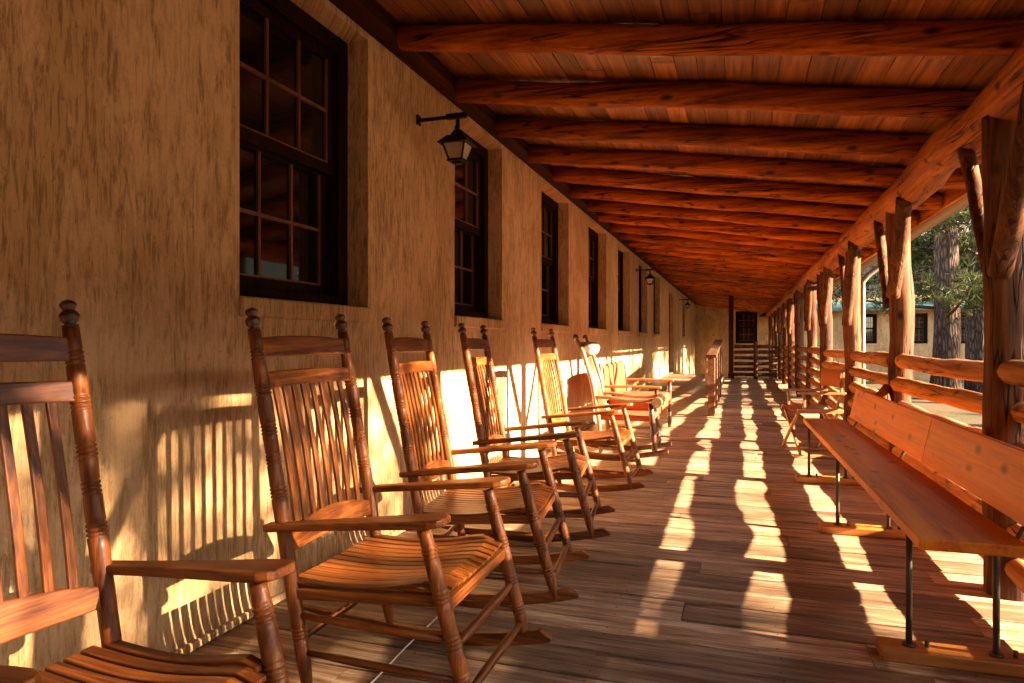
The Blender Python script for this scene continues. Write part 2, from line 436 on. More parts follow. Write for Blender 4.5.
def window(parent, mk, a, b, c, d, dep=.12, sill=True):
    """double hung window: frame in the opening, two sashes of 3 x 2 panes, panes, plaster sill"""
    def bar(m, y0, y1, z0, z1, d0, d1):
        vs = [mk(y, z, q) for y in (y0, y1) for z in (z0, z1) for q in (d0, d1)]
        m.add(vs, [(0, 1, 3, 2), (4, 6, 7, 5), (0, 4, 5, 1), (2, 3, 7, 6), (0, 2, 6, 4), (1, 5, 7, 3)])
    g = .003; fw = .085
    a += g; b -= g; c += g; d -= g
    m = MB()
    bar(m, a, a + fw, c, d, dep, dep + .12); bar(m, b - fw, b, c, d, dep, dep + .12)
    bar(m, a + fw + .001, b - fw - .001, d - fw, d, dep + .002, dep + .12); bar(m, a + fw + .001, b - fw - .001, c, c + .05, dep + .002, dep + .12)
    fr = m.build('window', M_DARKTRIM, parent, .004)
    mid = (c + d) / 2
    ia, ib, ic, id_ = a + fw + .002, b - fw - .002, c + .052, d - fw - .002
    for (z0, z1, q, lo) in ((mid - .02, id_, dep + .035, 0), (ic, mid + .02, dep + .078, 1)):
        s = MB(); sw = .045
        bar(s, ia, ia + sw, z0, z1, q, q + .035); bar(s, ib - sw, ib, z0, z1, q, q + .035)
        bar(s, ia + sw, ib - sw, z1 - sw, z1, q + .001, q + .034); bar(s, ia + sw, ib - sw, z0, z0 + sw + .01, q + .001, q + .034)
        s.build('sash', M_DARKTRIM, fr, .003)
        t = MB(); mw = .016
        y0, y1, zz0, zz1 = ia + sw, ib - sw, z0 + sw + .01, z1 - sw
        for k in (1, 2):
            yy = y0 + (y1 - y0) * k / 3; bar(t, yy - mw / 2, yy + mw / 2, zz0, zz1, q + .004, q + .03)
        zz = (zz0 + zz1) / 2; bar(t, y0, y1, zz - mw / 2, zz + mw / 2, q + .005, q + .029)
        bar(t, y0, y1, zz0, zz0 + .008, q + .003, q + .029)
        bar(t, y1 - .009, y1 - .0005, zz0, zz1, q + .003, q + .028)
        t.build('muntin', M_MUNTIN, fr)
        p = MB(); bar(p, ia + .01, ib - .01, z0 + .01, z1 - .01, q + .017, q + .021)
        p.build('pane', M_GLASS, fr)
    if sill:
        s = MB(); bar(s, a - .01, b + .02, c - .085, c - .004, -.022, dep - .002)
        s.build('sill', M_STUCCO, fr, .012, 3)
    return fr
for a, b in WIN: window(bld, mk, a, b, ZS, ZT)
# door at the landing
m = MB()
m.bx(-.22, -.10, DOOR[0] - 12 + .003, DOOR[0] - 12 + .09, .203, 2.497); m.bx(-.22, -.10, DOOR[1] - 12 - .09, DOOR[1] - 12 - .003, .203, 2.497)
m.bx(-.22, -.102, DOOR[0] - 12 + .091, DOOR[1] - 12 - .091, 2.4, 2.497)
dr = m.build('door', M_DARKTRIM, bld, .004)
m = MB(); m.bx(-.20, -.155, DOOR[0] - 12 + .093, DOOR[1] - 12 - .093, .21, 2.395)
for z0, z1 in ((.35, .95), (1.15, 2.2)): m.bx(-.154, -.14, DOOR[0] - 12 + .25, DOOR[1] - 12 - .25, z0, z1)
m.build('door_leaf', M_DARKTRIM, dr, .004)

# ------------------------------------------------------------------ porch roof
roof = thing('porch_roof', (PX, 8, 0), 'sloping porch roof of board ceiling on varnished log rafters and a log plate', 'roof')
RO = V((PX, 8, 0))
mb = MB(); tones = []; rn = random.Random(11); x = WX + .003
while x < 1.6:
    w = rn.choice((.115, .125, .13, .14)); x2 = min(x + w, 1.6); yy = Y0
    while yy < YR:
        L = rn.uniform(1.6, 4.2); y2 = min(yy + L, YR)
        dz = rn.uniform(0, .003)
        z0 = rb(x) + .140 + dz; z1 = rb(x2) + .140 + dz
        vs = [V(p) - RO for p in ((x + .002, yy + .002, z0), (x2 - .002, yy + .002, z1), (x2 - .002, y2 - .002, z1), (x + .002, y2 - .002, z0))]
        vs += [v + V((0, 0, .03)) for v in vs]
        mb.add(vs, [(0, 3, 2, 1), (4, 5, 6, 7), (0, 1, 5, 4), (1, 2, 6, 5), (2, 3, 7, 6), (3, 0, 4, 7)])
        tones += [rn.random()] * 6; yy = y2
    x = x2
ce = mb.build('board_ceiling', M_CEIL, roof); sheet_tone(ce, tones)
m = MB()
pr = [(WX + .002, rb(WX) + .1745), (1.62, rb(1.62) + .1745), (1.62, rb(1.62) + .25), (WX + .002, rb(WX) + .27)]
m.prism([V((a, Y0, z)) - RO for a, z in pr], (0, YR - Y0, 0)); m.build('roof_covering', M_SHINGLE, roof)
# ledger along the wall, two boards
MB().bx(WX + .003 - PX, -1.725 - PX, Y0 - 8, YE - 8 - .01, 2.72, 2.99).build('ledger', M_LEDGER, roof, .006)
def log_pts(p0, p1, r, n, wob=.012, rv=.07, seed=0):
    p0 = V(p0); p1 = V(p1); pts = []; rad = []
    for i in range(n + 1):
        t = i / n; p = p0.lerp(p1, t)
        q = V((p.x * 1.3 + seed * 3.7, p.y * 1.3 + seed * 1.9, p.z * 1.3 + seed))
        p = p + V((noise.noise(q), noise.noise(q + V((9, 0, 0))), noise.noise(q + V((0, 9, 0))))) * wob
        pts.append(p); rad.append(r * (1 + rv * noise.noise(q * 2.2 + V((0, 0, 7))) * 1.6))
    return pts, rad
yr = 3.27 - 7 * .79; k = 0
while yr < YR - .1:
    k += 1
    rn = random.Random(k); r = rn.uniform(.068, .078)
    c = lambda x: V((x, yr + rn.uniform(-.012, .012), rb(x) + .072)) - RO
    pts, rad = log_pts(c(-1.722), c(1.56), r, 16, .02, .06, k)
    MB().tube(pts, rad, 14, lump=.05).build('rafter', M_LOG_X, roof)
    yr += .79
# log plate over the posts (three lengths), with seam joints
for a, b in ((Y0, 1.25), (1.26, 7.93), (7.94, 14.6), (14.61, 21.3), (21.31, YR)):
    pts, rad = log_pts(V((PX, a, 2.165)) - RO, V((PX, b, 2.165)) - RO, .118, 18, .03, .07, a)
    MB().tube(pts, rad, 18, lump=.05).build('plate_log', M_LOG_Y, roof)
# fascia board, gutter, downspouts
m = MB(); m.bx(1.575 - PX, 1.603 - PX, Y0 - 8, YR - 8, 2.19, 2.37); m.build('fascia', M_LOG_Y, roof, .004)
def gz(y): return 2.235 - .006 * max(0, min(y, 11.5) - 3)
m = MB(); ring = []
ysq = [Y0, 3, 5, 7, 9, 11.5, 14, 17.5, YR - .05]
sec = [(-.06 * math.cos(math.pi * i / 8), -.06 * math.sin(math.pi * i / 8)) for i in range(9)]
sec2 = [(x * .93, z * .93) for x, z in reversed(sec)]
full = sec + sec2; L = len(full); vs = []; fs = []
for yv in ysq:
    for (dx, dz) in full: vs.append(V((1.667 + dx, yv, gz(yv) + dz)) - RO)
for i in range(len(ysq) - 1):
    for q in range(L):
        q2 = (q + 1) % L; fs.append((i * L + q, i * L + q2, (i + 1) * L + q2, (i + 1) * L + q))
fs += [tuple(range(L)), tuple((len(ysq) - 1) * L + q for q in range(L))]
m.add(vs, fs, True); m.build('gutter', M_GUTTER, roof)
def downspout(y):
    g = gz(y) - .058
    pts = [(1.667, y, g), (1.667, y, g - .04), (1.64, y, g - .09), (1.50, y, g - .20), (1.40, y, g - .28), (1.34, y, g - .36), (1.34, y, g - .46), (1.34, y, .9), (1.34, y, -.2)]
    MB().tube([V(p) - RO for p in pts], .03, 12).build('downspout', M_GUTTER, roof)
downspout(8.75); downspout(17.8)

# ------------------------------------------------------------------ posts and railings
YP = [3.52 + 2.22 * k for k in range(-2, 12)]
POSTLAB = {0: 'thick dark log porch post at the right edge, nearest of the posts', 1: 'forked log porch post behind the middle of the long bench, second from the right edge',
           2: 'forked log porch post just beyond the director chair, third from the right edge', 3: 'log porch post fourth from the right edge, past the curved downspout', 4: 'log porch post fifth from the right edge',
           5: 'log porch post sixth from the right edge', 6: 'log porch post seventh from the right edge', 7: 'log porch post eighth from the right edge, next to last before the end railing', 8: 'farthest log porch post at the corner of the end railing'}
RZ = [.125, .285, .45, .62, .79, .955]
for k, yp in zip(range(-2, 12), YP):
    r = .10 if k == 0 else .080
    p = thing('porch_post', (PX, yp, 0), POSTLAB.get(k, 'log porch post beside the camera, outside the right edge' if k < 0 else 'small distant log post past the end railing, toward the far wing'), 'post', 'log posts of the porch')
    pts, rad = log_pts((0, 0, -.4), (0, 0, 2.075), r, 18, .03, .10, k * 2.3)
    pts.append(V((pts[-1].x, pts[-1].y, 2.09))); rad.append(rad[-1])
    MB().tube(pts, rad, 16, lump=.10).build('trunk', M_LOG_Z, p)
    rn = random.Random(k + 50)
    if k < 11:
        for sgn in (-1, 1):
            rr = .05 if sgn < 0 else .034; ln = rn.uniform(.45, .60)
            pts, rad = log_pts((-.055, sgn * .07, 2.09 - ln * 1.35), (-.05, sgn * (.30 + ln * .35), 2.085), rr, 10, .02, .12, k + sgn)
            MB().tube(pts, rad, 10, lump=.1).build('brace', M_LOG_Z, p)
    if k == 1:
        MB().tube([(-.085, -.03, .60), (-.10, -.03, .64), (-.105, -.03, .70), (-.085, -.02, .77)], [.03, .055, .05, .02], 12, dome=.5, lump=.15).build('stub', M_LOG_Z, p)
BAYLAB = {-1: 'log railing bay at the right edge, behind the near end of the bench', 0: 'log railing bay behind the bench between the nearest two posts', 1: 'log railing bay between the second and third posts, by the director chair',
          2: 'log railing bay between the third and fourth posts', 3: 'log railing bay between the fourth and fifth posts', 4: 'log railing bay between the fifth and sixth posts',
          5: 'log railing bay between the sixth and seventh posts', 6: 'log railing bay between the seventh and eighth posts', 7: 'farthest log railing bay next to the end railing'}
for k in range(-2, 8):
    ya, yb = YP[k + 2], YP[k + 3]
    p = thing('log_railing', (PX, (ya + yb) / 2, 0), BAYLAB.get(k, 'log railing bay beside the camera, outside the right edge'), 'railing', 'log railing bays between the posts')
    h = (yb - ya) / 2
    for i, z in enumerate(RZ):
        rn = random.Random(k * 17 + i); r = rn.uniform(.049, .057); tl = rn.uniform(-.010, .010)
        ra, rbb = (.10 if k == 0 else .075), (.10 if k == -1 else .075)
        pts, rad = log_pts((rn.uniform(-.02, .02), -h + ra, z - tl), (rn.uniform(-.02, .02), h - rbb, z + tl), r, 14, .020, .12, k * 7 + i)
        MB().tube(pts, rad, 12, dome=.5, lump=.08).build('log_rail', M_RAILLOG, p)

# end railing across the porch, with a middle post, and the corner post at the ramp side
YF = 21.25
p = thing('end_railing', (.43, YF, 0), 'dark log railing of six bars across the far end of the porch', 'railing')
for i, z in enumerate(RZ):
    pts, rad = log_pts((-.60, 0, z), (.60, 0, z), .055, 8, .012, .08, i + 70)
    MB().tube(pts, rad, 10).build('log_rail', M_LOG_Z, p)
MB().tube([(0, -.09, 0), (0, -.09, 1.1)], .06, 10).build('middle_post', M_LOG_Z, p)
p = thing('end_post', (-.25, YF, 0), 'tall dark square post at the left end of the far railing', 'post')
m = MB(); m.bx(-.07, .07, -.07, .07, 0, 2.585); m.build('shaft', M_LEDGER, p, .008)
m = MB(); m.bx(-.09, .09, -.09, .09, .001, .16); m.build('plinth', M_LEDGER, p, .008)
# ramp handrail
p = thing('ramp_handrail', (-.40, 12.35, 0), 'wooden handrail with square posts between the ramp and the porch floor', 'handrail')
for yy, zt, z0 in ((-1.85, .86, 0), (-.6, .95, 0), (.62, 1.02, 0), (1.85, 1.09, 0)):
    m = MB(); m.bx(-.05, .05, yy - .05, yy + .05, z0, zt); m.build('post', M_RAILWOOD, p, .006)
m = MB(); m.prism([(-.075, -1.95, .862), (.075, -1.95, .862), (.075, -1.95, .905), (-.075, -1.95, .905)], (0, 3.9, .235)); m.build('top_rail', M_RAILWOOD, p, .006)
for z in (.30, .52, .70):
    m = MB(); m.prism([(-.09, -1.9, z), (-.052, -1.9, z), (-.052, -1.9, z + .11), (-.09, -1.9, z + .11)], (0, 3.8, .23)); m.build('side_rail', M_RAILWOOD, p, .004)

# ------------------------------------------------------------------ wall lanterns
def lantern():
    t = thing('wall_lantern', (WX, 3.76, 2.45), 'x', 'lantern', 'black lanterns on the stucco wall')
    m = MB(); m.box((.006, 0, .0), (.012, .045, .06)); m.build('wall_plate', M_IRON, t, .002)
    m = MB(); m.bx(.012, .20, -.009, .009, -.012, .008); m.bx(.19, .32, -.015, .015, -.016, .016); m.build('bracket', M_IRON, t, .003)
    cx = .265
    MB().tube([(cx, 0, -.02), (cx, 0, -.10)], .012, 8).build('stem', M_IRON, t)
    m = MB()
    def frus(z0, a, z1, b):
        vs = [(cx + sx * a, sy * a, z0) for sx, sy in ((-1, -1), (1, -1), (1, 1), (-1, 1))] + [(cx + sx * b, sy * b, z1) for sx, sy in ((-1, -1), (1, -1), (1, 1), (-1, 1))]
        m.add(vs, [(3, 2, 1, 0), (4, 5, 6, 7), (0, 1, 5, 4), (1, 2, 6, 5), (2, 3, 7, 6), (3, 0, 4, 7)])
    frus(-.185, .108, -.135, .062); frus(-.193, .112, -.1845, .110)
    m.tube([(cx, 0, -.137), (cx, 0, -.115), (cx, 0, -.092), (cx, 0, -.078)], [.058, .052, .036, .012], 12)
    m.build('lamp_cap', M_IRON, t)
    m = MB()
    ta, ba, zt, zb = .082, .050, -.193, -.300
    for sx, sy in ((-1, -1), (1, -1), (1, 1), (-1, 1)):
        m.tube([(cx + sx * ta, sy * ta, zt), (cx + sx * ba, sy * ba, zb)], .007, 6)
    m.box((cx, 0, zb - .006), (.118, .118, .014)); m.box((cx, 0, zb - .02), (.06, .06, .016))
    m.build('cage', M_IRON, t)
    m = MB(); ta -= .006; ba -= .006
    frus(zb + .001, ba, zt - .001, ta); m.build('glass', M_LGLASS, t)
    return t
LL = ['black wall lantern on a bracket above the second window, nearest and largest', 'small black wall lantern farther along the wall, between the near and last lanterns', 'tiny farthest wall lantern near the end of the stucco wall']
la = lantern()
for ch in la.children:
    if ch.name.split('.')[0] in ('lamp_cap', 'cage', 'glass'):
        for v in ch.data.vertices: v.co = V((.265, 0, -.075)) + (v.co - V((.265, 0, -.075))) * .84
for i, yv in enumerate((3.76, 12.95, 22.6)):
    o = la if i == 0 else copy_tree(la); o.location = (WX, yv, 2.445); o['label'] = LL[i]

# ------------------------------------------------------------------ rocking chair
def rings(z, r, dz=.011, n=3):
    out = []
    for i in range(n):
        c = z + (i - (n - 1) / 2) * dz
        out += [(c - dz * .48, r * .86), (c - dz * .28, r * 1.04), (c + dz * .22, r * 1.04), (c + dz * .46, r * .86)]
    return out
def post_profile(z0, z1, base, rgs):
    """base: list of (z, r) control values; rgs: ring groups"""
    zs = sorted(base); out = []
    def rad(z):
        for (a, ra), (b, rb_) in zip(zs, zs[1:]):
            if a <= z <= b: return ra + (rb_ - ra) * (z - a) / (b - a)
        return zs[-1][1]
    pts = [(z, rad(z)) for z in [z0 + (z1 - z0) * i / 26 for i in range(27)]]
    for g in rgs:
        lo, hi = g - .02, g + .02
        pts = [p for p in pts if not lo <= p[0] <= hi]; pts += [(lo, rad(lo))] + rings(g, rad(g)) + [(hi, rad(hi))]
    pts.sort()
    return [((z - z0) / (z1 - z0), r) for z, r in pts]
def rear_x(z): return -.28 - (z - .045) * .1826
def front_x(z): return .25 - (z - .045) * .278
def rocking_chair():
    t = thing('rocking_chair', (0, 0, 0), 'x', 'rocking chair', 'slatted rocking chairs along the wall')
    W = WCH
    for sy in (-1, 1):
        # rocker
        top = []; bot = []; n = 26
        for i in range(n + 1):
            x = -.66 + 1.0 * i / n
            zb = (x + .15) ** 2 / 4.0 + .001
            th = .046
            if x < -.36: th = .046 * max(.18, 1 - ((-.36 - x) / .30) ** 1.3 * .85)
            if x > .30: th = .046 * math.sqrt(max(.05, 1 - ((x - .30) / .042) ** 2))
            bot.append((x, sy * .262 - .014, zb)); top.append((x, sy * .262 - .014, zb + th))
        m = MB(); 
        vs = []
        for a, b in zip(bot, top): vs += [a, b, (b[0], b[1] + .028, b[2]), (a[0], a[1] + .028, a[2])]
        fs = []
        for i in range(n):
            for q in range(4): fs.append((i * 4 + q, (i + 1) * 4 + q, (i + 1) * 4 + (q + 1) % 4, i * 4 + (q + 1) % 4))
        fs += [(0, 1, 2, 3), tuple(n * 4 + q for q in (3, 2, 1, 0))]
        m.add(vs, fs); m.build('rocker', W['x'], t, .004)
        # rear post with finial
        y0, y1 = sy * .262, sy * .255
        base = [(.045, .014), (.12, .021), (.3, .0225), (.55, .0225), (.62, .024), (.75, .021), (.85, .0235), (1.0, .022), (1.135, .019)]
        m = MB(); m.lathe((rear_x(.045), y0, .045), (rear_x(1.135), y1, 1.135), post_profile(.045, 1.135, base, [.22, .64, .74, .83, .95, 1.06]), 14)
        ps = m.build('rear_post', W['z'], t)
        m = MB(); fp = [(0, .017), (.08, .020), (.14, .012), (.24, .021), (.42, .024), (.56, .019), (.62, .012), (.70, .017), (.82, .020), (.93, .015), (1, .005)]
        m.lathe((rear_x(1.134), y1, 1.134), (rear_x(1.205), y1, 1.205), fp, 14); m.build('finial', M_FINIAL, ps)
        # front post
        base = [(.04, .011), (.075, .016), (.13, .022), (.3, .0235), (.42, .0235), (.5, .022), (.575, .018)]
        m = MB(); m.lathe((front_x(.045), sy * .265, .045), (front_x(.572), sy * .272, .572), post_profile(.045, .572, base, [.16, .26, .385, .505]), 14)
        m.build('front_post', W['z'], t)
        # arm
        ol = []
        L = [(-.415, .020), (-.40, .026), (-.30, .027), (-.15, .034), (0, .046), (.09, .054), (.14, .053), (.165, .044), (.178, .028)]
        yc = sy * .279
        zz = lambda x: .5255 + (x + .40) * .112
        for x, w in L: ol.append((x, yc - w, zz(x)))
        for x, w in reversed(L): ol.append((x, yc + w, zz(x)))
        m = MB(); m.prism(ol, (-.002, 0, .023)); m.build('arm', W['x'], t, .006, 3)
        # side stretchers and seat rail
        for z, r in ((.155, .0105), (.265, .0115)):
            x0, x1 = rear_x(z), front_x(z)
            m = MB(); m.tube([(x0, sy * .262, z + .01), ((x0 * 2 + x1) / 3, sy * .262, z + .004), ((x0 + 2 * x1) / 3, sy * .263, z), (x1, sy * .265, z)], [r * .75, r * 1.15, r * 1.15, r * .75], 10); m.build('stretcher', W['x'], t)
        m = MB(); m.strip([(rear_x(.35), sy * .258, .338), (front_x(.375), sy * .262, .372)], (0, 1, 0), .026, .034); m.build('seat_rail', W['x'], t, .004)
    for z, r in ((.115, .0115), (.245, .0125)):
        m = MB(); x = front_x(z); m.tube([(x, -.265, z), (x, -.12, z), (x, .12, z), (x, .265, z)], [r * .75, r * 1.2, r * 1.2, r * .75], 10); m.build('stretcher', W['y'], t)
    x = rear_x(.2); m = MB(); m.tube([(x, -.262, .2), (x, 0, .2), (x, .262, .2)], [.009, .013, .009], 10); m.build('stretcher', W['y'], t)
    x = front_x(.36); m = MB(); m.strip([(x, -.262, .352), (x, .262, .352)], (1, 0, 0), .024, .036); m.build('seat_rail', W['y'], t, .004)
    # slatted dished seat: one mesh of thirteen bent slats
    m = MB(); ns = 13; sw = .54 / ns
    for i in range(ns):
        yv = -.27 + sw * (i + .5)
        ed = 1 - (yv / .27) ** 2
        xs = -.355; xe = .172
        if abs(yv) > .24: xe = .135; xs = -.325
        pts = []
        for q in range(12):
            u = q / 11; xx = xs + (xe - xs) * u
            z = .372 + .048 * u - .020 * math.sin(math.pi * min(1, u * 1.05)) - ed * .016 * (.5 + .5 * u)
            if u > .86: z -= (u - .86) ** 2 * 1.1
            pts.append((xx, yv, z))
        m.strip(pts, (0, 1, 0), sw - .0075, .012)
    m.build('seat', W['x'], t, .003)
    # back: crest, upper rail, eight slats, lower rail
    def curved(z0, z1, bow, th, half=.255, arch=0.0, archb=0.0):
        m = MB(); n = 12; vs = []
        for i in range(n + 1):
            yv = -half + 2 * half * i / n; c = 1 - (yv / half) ** 2
            for zz in (z0 + archb * c, z1 + arch * c):
                xx = rear_x(zz) - bow * c
                vs += [(xx - th / 2, yv, zz), (xx + th / 2, yv, zz)]
        fs = []
        for i in range(n):
            a = i * 4; b = a + 4
            for q, r in ((0, 1), (1, 3), (3, 2), (2, 0)): fs.append((a + q, a + r, b + r, b + q))
        fs += [(0, 2, 3, 1), (n * 4, n * 4 + 1, n * 4 + 3, n * 4 + 2)]
        return m.add(vs, fs)
    curved(1.052, 1.110, .016, .018, .245, .010).build('crest_rail', W['y'], t, .004)
    curved(.952, 1.003, .016, .018, .245, .004, .004).build('upper_rail', W['y'], t, .004)
    curved(.455, .505, .016, .018, .25, .035).build('lower_rail', W['y'], t, .004)
    for i in range(8):
        yv = -.187 + .374 * i / 7; c = 1 - (yv / .25) ** 2; pts = []
        for q in range(9):
            u = q / 8; zz = .50 + .465 * u
            pts.append((rear_x(zz) - .016 * c + .007 * math.sin(math.pi * u), yv, zz))
        m = MB(); m.strip(pts, (0, 1, 0), .023, .011); m.build('slat', W['z'], t, .003)
    return t
CH = [(-1.13, .985, -4, 'slatted wooden rocking chair cut off by the left edge, nearest to the camera'),
      (-.955, 2.02, 1, 'slatted wooden rocking chair in front of the large near window, second from the left'),
      (-.99, 2.93, 7, 'slatted wooden rocking chair third from the left, turned slightly away'),
      (-1.03, 3.86, 7, 'slatted wooden rocking chair fourth from the left, against the bright patch of wall'),
      (-.985, 5.17, 0, 'sunlit slatted rocking chair fifth from the left, before the pale padded rocker')]
c0 = rocking_chair()
for i, (x, y, a, lab) in enumerate(CH):
    o = c0 if i == 0 else copy_tree(c0)
    o.location = (x, y, 0); o.rotation_euler = (0, 0, R(a)); o['label'] = lab
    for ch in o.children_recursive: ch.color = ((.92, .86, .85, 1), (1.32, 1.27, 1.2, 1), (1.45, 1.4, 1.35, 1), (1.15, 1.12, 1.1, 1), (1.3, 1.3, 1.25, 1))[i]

# pale rocker with bolster
def pale_rocker(x, y, a):
    t = thing('padded_rocker', (x, y, 0), 'pale rocking chair with cream bolster tied to its top, beyond the slatted rockers', 'rocking chair', None, R(a))
    W = M_PALEWOOD
    for sy in (-1, 1):
        yv = sy * .25
        m = MB(); m.tube([(-.26, yv, .05), (-.28, yv, .35), (-.34, yv, .7), (-.43, yv, 1.0), (-.49, yv, 1.12)], [.020, .024, .022, .021, .016], 12)
        ps = m.build('rear_post', W['z'], t)
        m = MB(); m.tube([(-.49, yv, 1.115), (-.495, yv, 1.13), (-.505, yv, 1.15), (-.515, yv, 1.165)], [.016, .027, .027, .012], 12); m.build('finial', M_FINIAL, ps)
        m = MB(); m.lathe((.24, yv, .05), (.20, yv, .53), [(0, .014), (.08, .024), (.16, .03), (.24, .018), (.3, .026), (.45, .03), (.55, .02), (.62, .03), (.8, .026), (1, .02)], 12); m.build('front_post', M_FINIAL, t)
        m = MB(); m.strip([(-.33, yv, .58), (-.2, yv, .575), (0, yv, .55), (.12, yv, .548), (.22, yv, .56)], (0, 1, 0), [.04, .05, .06, .065, .07], .03); am = m.build('arm', W['x'], t, .008)
        m = MB(); m.tube([(.26, yv - .05, .54), (.26, yv + .05, .54)], .05, 14); m.build('arm_scroll', W['y'], am, .006)
        top = [(-.7 + 1.06 * i / 20) for i in range(21)]
        m = MB(); m.strip([(xx, yv, (xx + .15) ** 2 / 3.8 + .026) for xx in top], (0, 1, 0), .032, .046); m.build('rocker', M_FINIAL, t, .006)
    m = MB(); m.strip([(-.455, -.25, 1.04), (-.47, 0, 1.04), (-.455, .25, 1.04)], (.25, 0, -1), .11, .02); m.build('crest_rail', W['y'], t, .005)
    for i in range(5):
        yv = -.16 + .08 * i
        m = MB(); m.tube([(-.29, yv, .42), (-.35, yv, .7), (-.45, yv, 1.0)], [.009, .013, .009], 8); m.build('spindle', W['z'], t)
    m = MB(); m.box((-.03, 0, .385), (.52, .50, .05)); m.build('seat', M_SALMON, t, .02, 4)
    for z in (.14, .24):
        m = MB(); m.tube([(.232, -.25, z), (.232, 0, z), (.232, .25, z)], [.012, .018, .012], 10); m.build('stretcher', W['y'], t)
        m = MB(); m.tube([(-.27, .25, z), (.232, .25, z)], .012, 10); m.build('stretcher', W['x'], t)
    pts = [(-.40, -.21 + .42 * i / 10, 1.03) for i in range(11)]
    m = MB(); m.tube(pts, [.045, .062, .067, .064, .067, .068, .067, .064, .067, .062, .045], 16, dome=.4, lump=.10); m.build('bolster', M_BOLSTER, t)
    return t
pale_rocker(-.99, 6.62, 2)

# settee with salmon cloth
def settee(x, y, a):
    t = thing('settee', (x, y, 0), 'low wooden settee with salmon cloth over its back and seat, beyond the pale rocker', 'settee', None, R(a))
    W = M_DIRWOOD; hw = .72
    for sy in (-1, 1):
        yv = sy * hw
        m = MB(); m.lathe((-.30, yv, .0), (-.40, yv, .86), [(0, .02), (.3, .026), (.6, .024), (.9, .022), (.93, .016), (.96, .028), (1, .012)], 12); m.build('rear_post', W['z'], t)
        m = MB(); m.lathe((.22, yv, .0), (.22, yv, .58), [(0, .018), (.15, .03), (.25, .02), (.4, .03), (.8, .026), (1, .024)], 12); m.build('front_leg', M_FINIAL, t)
        m = MB(); m.strip([(-.38, yv, .60), (-.1, yv, .605), (.27, yv, .60)], (0, 1, 0), .07, .028); m.build('arm', W['x'], t, .008)
    m = MB(); m.strip([(-.385, -hw, .78), (-.385, hw, .78)], (0, 0, 1), .05, .022); m.build('back_rail', W['y'], t, .004)
    m = MB(); m.strip([(-.345, -hw, .42), (-.345, hw, .42)], (0, 0, 1), .05, .022); m.build('back_rail', W['y'], t, .004)
    # cloth back with a wavy lower hem: one continuous folded sheet over the top rail
    m = MB(); n = 60; vs = []; fs = []
    prof = []
    for i in range(n + 1):
        yv = -hw + .03 + (2 * hw - .06) * i / n
        hem = .435 + .028 * abs(math.sin(math.pi * i / 7.5)) + .012 * noise.noise(V((yv * 4, 0, 1)))
        topz = .845 - .035 * (abs(yv) / hw) ** 4 + .008 * noise.noise(V((yv * 5, 3, 1)))
        fold = .014 * math.sin(yv * 21 + 2 * noise.noise(V((yv * 3, 2, 0))))
        for xo, zz in ((-.330 + fold, hem), (-.345 + fold, .62), (-.355 + fold * .5, topz - .03), (-.378, topz), (-.402, topz - .02), (-.41 + fold, .7), (-.40 + fold, .55)):
            vs.append((xo, yv, zz))
    for i in range(n):
        for q in range(6): fs.append((i * 7 + q, i * 7 + q + 1, (i + 1) * 7 + q + 1, (i + 1) * 7 + q))
    m.add(vs, fs, True); ck = m.build('back_cloth', M_SALMON, t)
    md = ck.modifiers.new('solid', 'SOLIDIFY'); md.thickness = .006
    m = MB(); m.box((-.04, 0, .40), (.56, 2 * hw - .06, .12)); m.build('cushion', M_SALMON, t, .045, 5)
    m = MB(); m.box((.20, 0, .30), (.03, 2 * hw - .08, .10)); m.build('seat_front', M_SALMON, t, .01)
    m = MB(); m.box((-.05, 0, .31), (.46, 2 * hw - .09, .04)); m.build('seat_frame', W['y'], t, .004)
    return t
settee(-1.08, 8.25, 0)

# ------------------------------------------------------------------ bench
def bench():
    t = thing('bench', (.70, 4.26, 0), 'long varnished orange pine bench on thin steel legs beside the log railing', 'bench', None, R(.8))
    m = MB(); m.bx(-.185, .115, -1.79, 1.79, .437, .475); m.build('seat', M_BENCH, t, .006, 3)
    ln = R(12)
    for a, b in ((-1.79, -.36), (-.357, 1.79)):
        m = MB(); rot = Matrix.Rotation(ln, 3, 'Y'); m.box((.20, (a + b) / 2, .605), (.036, b - a, .235), rot); m.build('backrest', M_BENCH, t, .006, 3)
    for yv in (-1.57, .07, 1.56):
        m = MB(); m.bx(-.26, .30, yv - .055, yv + .055, .001, .045); fo = m.build('foot_plank', M_BENCHX, t, .005)
        for xv in (-.165, .095):
            m = MB(); m.tube([(xv, yv, .045), (xv, yv, .4365)], .0105, 10); m.tube([(xv, yv, .0455), (xv, yv, .052)], .022, 10); m.build('leg', M_ROD, t)
            m = MB(); m.tube([(xv + .055, yv, .0455), (xv + .055, yv, .068)], .008, 6); m.build('bolt', M_ROD, fo)
        m = MB(); m.bx(-.175, .16, yv - .018, yv + .018, .429, .4365); m.build('seat_strap', M_ROD, t)
        m = MB(); m.tube([(.15, yv, .433), (.168, yv, .47), (.195, yv, .52), (.238, yv, .71)], .009, 8); m.build('back_support', M_ROD, t)
    return t
bench()

